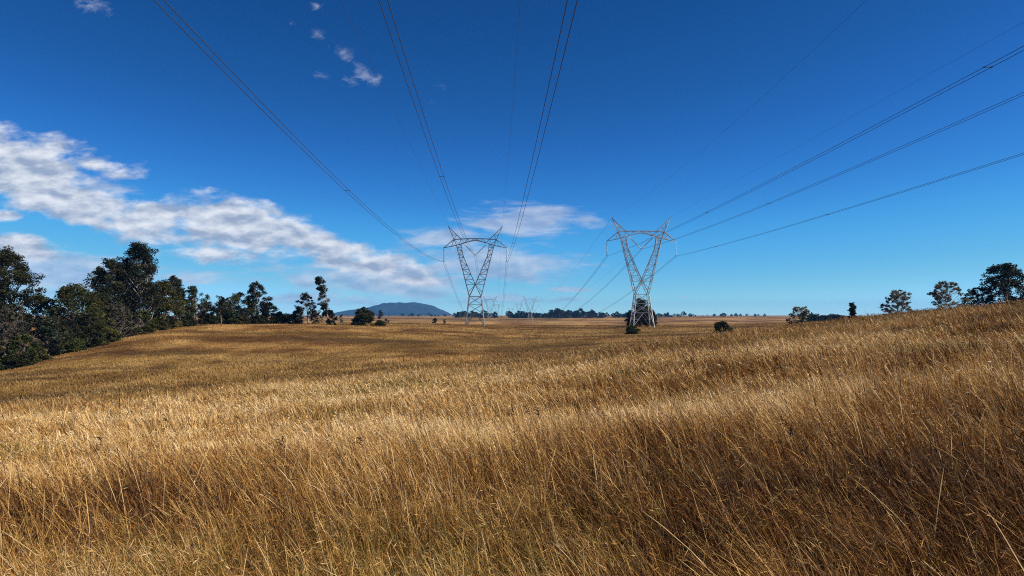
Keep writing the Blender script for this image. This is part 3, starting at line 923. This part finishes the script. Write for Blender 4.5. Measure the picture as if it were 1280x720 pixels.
for base, nxt, nm in ((PA, PA2, 'darker pylon'), (PB, PB2, 'pale-legged pylon')):
    for w in ('L', 'C', 'R', 'EL', 'ER'):
        a, c = fit_local(base, ATT[w]), fit_local(nxt, ATT[w])
        sag = 20.0 if len(w) == 1 else 15.0
        pts = []
        for k in range(81):
            t = 1 - k / 80
            p = a.lerp(c, t); p.z -= sag * 4 * t * (1 - t); pts.append(p)
        tw = len(w) == 1
        wire_thing(pts, ('twin conductors' if tw else 'thin earth wire') + f' dropping away behind the {nm}, {WORDS[w]}', tw, (), 'power lines running away to the far pylons', r=0.034)
for base, nxt, nm in ((PA2, PA3, 'faint far pylon'), (PB2, PB3, 'far pylon before the tree line')):
    for w in ('L', 'C', 'R'):
        a, c = fit_local(base, ATT[w]), fit_local(nxt, ATT[w])
        pts = []
        for k in range(41):
            t = 1 - k / 40
            p = a.lerp(c, t); p.z -= 14 * 4 * t * (1 - t); pts.append(p)
        wire_thing(pts, f'hair-thin conductors beyond the {nm}, {WORDS[w]}', True, (), 'power lines running away to the far pylons', r=0.034)


# ------------------------------------------------------------------ haze
def build_haze():
    x, y0, y1, z0, z1 = 7300.0, -7300.0, 7300.0, -190.0, 122.0
    v = [(-x, y0, z0), (x, y0, z0), (x, y1, z0), (-x, y1, z0), (-x, y0, z1), (x, y0, z1), (x, y1, z1), (-x, y1, z1)]
    f = [(0, 3, 2, 1), (4, 5, 6, 7), (0, 1, 5, 4), (1, 2, 6, 5), (2, 3, 7, 6), (3, 0, 4, 7)]
    me = bpy.data.meshes.new('haze'); me.from_pydata(v, [], f)
    m, nt, out = new_mat('haze')
    vol = nt.nodes.new('ShaderNodeVolumePrincipled')
    vol.inputs['Color'].default_value = (0.10, 0.46, 1.0, 1)
    vol.inputs['Density'].default_value = HAZE
    vol.inputs['Anisotropy'].default_value = 0.0
    nt.links.new(vol.outputs[0], out.inputs['Volume'])
    me.materials.append(m)
    o = link(bpy.data.objects.new('haze', me))
    tag(o, 'thin blue air haze over the plain and far hill', 'haze', kind='stuff')


HAZE = 0.00008
build_haze()

# ------------------------------------------------------------------ light
SUN_EL = math.radians(38); SUN_AZ = math.radians(97)      # clockwise from the view direction
sd = Vector((math.sin(SUN_AZ) * math.cos(SUN_EL), math.cos(SUN_AZ) * math.cos(SUN_EL), math.sin(SUN_EL)))
sun_d = bpy.data.lights.new('sun', 'SUN'); sun_d.energy = 5.0; sun_d.angle = math.radians(0.53); sun_d.color = (1.0, 0.93, 0.82)
sun = link(bpy.data.objects.new('sun', sun_d)); sun.location = (60, 20, 60)
sun.rotation_euler = (-sd).to_track_quat('-Z', 'Y').to_euler()

SKY_R = [(0, 0), (.054, .008), (.105, .031), (.151, .065), (.256, .171), (.459, .46), (1, .95)]
SKY_G = [(0, 0), (.103, .068), (.2, .191), (.281, .332), (.444, .503), (.672, .80), (1, 1)]
SKY_B = [(0, 0), (.23, .254), (.42, .571), (.554, .716), (.748, .765), (.855, .96), (1, 1)]
W = bpy.data.worlds.new('World'); S.world = W; W.use_nodes = True
nt = W.node_tree; nt.nodes.clear()
N = nt.nodes.new; L = nt.links.new
out = N('ShaderNodeOutputWorld'); bg = N('ShaderNodeBackground'); bg.inputs['Strength'].default_value = 0.1
sky = N('ShaderNodeTexSky'); sky.sky_type = 'NISHITA'; sky.sun_disc = False
sky.sun_elevation = SUN_EL; sky.sun_rotation = SUN_AZ; sky.altitude = 0; sky.air_density = 0.4; sky.dust_density = 0.0; sky.ozone_density = 4.0


def math_(op, a, b=None, c=None, clamp=False):
    n = N('ShaderNodeMath'); n.operation = op; n.use_clamp = clamp
    for i, v in enumerate((a, b, c)):
        if v is None: continue
        if isinstance(v, (int, float)): n.inputs[i].default_value = v
        else: L(v, n.inputs[i])
    return n.outputs[0]


def vmath(op, a, b=None):
    n = N('ShaderNodeVectorMath'); n.operation = op
    for i, v in enumerate((a, b)):
        if v is None: continue
        if isinstance(v, tuple): n.inputs[i].default_value = v
        else: L(v, n.inputs[i])
    return n.outputs['Value'] if op == 'LENGTH' else n.outputs[0]


# a deep, saturated response for the clear sky (channel curves on the sky model's own radiance)
crv = N('ShaderNodeRGBCurve')
for ci, pts in enumerate((SKY_R, SKY_G, SKY_B)):
    cv_ = crv.mapping.curves[ci]
    while len(cv_.points) < len(pts): cv_.points.new(0.5, 0.5)
    for k, (a_, b_) in enumerate(pts): cv_.points[k].location = (a_, b_)
crv.mapping.use_clip = True
crv.mapping.update()
L(vmath('MINIMUM', vmath('MULTIPLY', sky.outputs[0], (0.105, 0.105, 0.105)), (1.0, 1.0, 1.0)), crv.inputs['Color'])
sky_col = vmath('MULTIPLY', crv.outputs[0], (8.9, 9.1, 9.1))

tc = N('ShaderNodeTexCoord'); sep = N('ShaderNodeSeparateXYZ'); L(tc.outputs['Generated'], sep.inputs[0])
yy = math_('MAXIMUM', sep.outputs[1], 0.05)
cu = math_('DIVIDE', sep.outputs[0], yy); cv = math_('DIVIDE', sep.outputs[2], yy)
cmb = N('ShaderNodeCombineXYZ'); L(cu, cmb.inputs[0]); L(cv, cmb.inputs[1])
P2 = cmb.outputs[0]


def noise(scale, sx, sy, off, detail=8, rough=0.6, dist=0.0):
    mp = N('ShaderNodeMapping'); mp.inputs['Scale'].default_value = (sx, sy, 1); mp.inputs['Location'].default_value = off
    L(P2, mp.inputs[0])
    n = N('ShaderNodeTexNoise'); n.inputs['Scale'].default_value = scale; n.inputs['Detail'].default_value = detail
    n.inputs['Roughness'].default_value = rough; n.inputs['Distortion'].default_value = dist
    L(mp.outputs[0], n.inputs['Vector']); return n.outputs['Fac']


def blob_field(blobs):
    acc = None
    for (cx, cy, rx, ry, rot, w) in blobs:
        mp = N('ShaderNodeMapping'); mp.vector_type = 'TEXTURE'
        mp.inputs['Location'].default_value = ((cx - 640) / F, (394 - cy) / F, 0)
        mp.inputs['Rotation'].default_value = (0, 0, math.radians(-rot))
        mp.inputs['Scale'].default_value = (rx / F, ry / F, 1)
        L(P2, mp.inputs[0])
        ln = vmath('LENGTH', mp.outputs[0])
        v = math_('MULTIPLY_ADD', ln, -w, w)
        acc = v if acc is None else math_('MAXIMUM', acc, v)
    return acc


# heavy cumulus bank, thin veils
bank = blob_field([(0, 205, 185, 60, 14, 1.15), (110, 205, 70, 20, 12, .85), (70, 245, 130, 40, 14, 1.1), (185, 278, 100, 36, 4, 1.0), (300, 284, 140, 44, 10, 1.15), (400, 308, 110, 28, 16, 1.05), (265, 318, 90, 18, 0, .8),
                   (475, 330, 80, 24, 10, .95), (500, 350, 60, 12, 0, .7), (20, 308, 66, 22, 4, 1.0), (0, 270, 40, 11, 0, .8), (95, 355, 40, 9, 0, .5),])
puff = blob_field([(458, 92, 30, 17, 25, 1.0), (425, 61, 24, 14, 35, .85), (438, 99, 20, 12, 20, .8), (112, 2, 32, 16, 15, 1.0), (398, 40, 16, 9, 30, .6), (530, 125, 18, 9, 0, .6), (402, 92, 20, 9, 0, .55), (393, 2, 14, 8, 0, .6), (360, 24, 10, 7, 0, .5), (545, 104, 14, 7, 0, .5)])
veil = blob_field([(660, 275, 110, 26, -3, 1.1), (560, 297, 80, 17, 0, 1.0), (620, 330, 130, 30, 2, 1.1), (490, 350, 170, 32, 2, 1.3), (80, 345, 150, 36, 4, 1.35), (420, 372, 120, 12, 0, .8), (250, 350, 130, 14, 0, .6), (600, 372, 100, 10, 0, .6), (700, 362, 50, 5, 0, .75), (858, 371, 24, 4, -4, .85), (118, 232, 60, 8, 6, .55), (720, 375, 50, 5, 0, .6), (350, 335, 60, 8, 0, .5)])
n1 = noise(1.0, 15, 33, (3.1, 1.7, 0), 10, 0.60, 0.1)
s1 = noise(1.0, 17, 40, (3.1, 1.7, 0), 7, 0.54, 0.1)
s1b = noise(1.0, 17, 40, (3.1 + 0.10, 1.7 + 0.32, 0), 7, 0.54, 0.1)
n2 = noise(1.0, 13, 60, (9.3, 4.2, 0), 8, 0.62, 0.3)
d1 = math_('MULTIPLY_ADD', math_('SUBTRACT', n1, 0.5), 2.7, math_('MULTIPLY', bank, 1.32))
a1 = N('ShaderNodeMapRange'); a1.interpolation_type = 'SMOOTHSTEP'; a1.inputs[1].default_value = 0.10; a1.inputs[2].default_value = 0.84
L(d1, a1.inputs[0])
d2 = math_('MULTIPLY_ADD', math_('SUBTRACT', n2, 0.5), 2.4, veil)
a2 = N('ShaderNodeMapRange'); a2.interpolation_type = 'SMOOTHSTEP'; a2.inputs[1].default_value = 0.0; a2.inputs[2].default_value = 0.8; a2.inputs[4].default_value = 0.74
L(d2, a2.inputs[0])
n4 = noise(1.0, 42, 60, (1.3, 6.1, 0), 7, 0.66, 0.8)
d3 = math_('MULTIPLY_ADD', math_('SUBTRACT', n4, 0.5), 2.6, puff)
a3 = N('ShaderNodeMapRange'); a3.interpolation_type = 'SMOOTHSTEP'; a3.inputs[1].default_value = 0.25; a3.inputs[2].default_value = 1.55; a3.inputs[4].default_value = 0.55
L(d3, a3.inputs[0])
front = math_('GREATER_THAN', sep.outputs[1], 0.1)
al1 = math_('MULTIPLY', math_('MULTIPLY', a1.outputs[0], 0.96), front); al2 = math_('MULTIPLY', a2.outputs[0], front)
# light and shade of the heaps: density falling towards the sun reads bright
sh = math_('MULTIPLY_ADD', math_('SUBTRACT', s1, s1b), 3.6, 0.46, clamp=True)


def mixc(f, a, b):
    x = N('ShaderNodeMix'); x.data_type = 'RGBA'
    L(f, x.inputs[0])
    for k, v in ((6, a), (7, b)):
        if isinstance(v, tuple): x.inputs[k].default_value = (*v, 1)
        else: L(v, x.inputs[k])
    return x.outputs[2]


cloud_lit = mixc(sh, (2.7, 3.35, 4.6), (6.7, 7.0, 7.5))
veil_col = mixc(sh, (2.7, 3.5, 5.2), (4.9, 5.5, 6.6))
c = mixc(al2, sky_col, veil_col)
c = mixc(al1, c, cloud_lit)
c = mixc(math_('MULTIPLY', a3.outputs[0], front), c, (5.6, 6.1, 7.0))
L(c, bg.inputs['Color']); L(bg.outputs[0], out.inputs[0])

# ------------------------------------------------------------------ picture settings
vs = S.view_settings
vs.view_transform = 'Standard'; vs.look = 'None'; vs.gamma = 1.0; vs.exposure = 0.32; vs.use_curve_mapping = False
S.cycles.max_bounces = 6; S.cycles.diffuse_bounces = 3; S.cycles.transmission_bounces = 3; S.cycles.volume_bounces = 0
S.cycles.volume_step_rate = 10
S.cycles.use_denoising = False
S.cycles.filter_width = 1.1
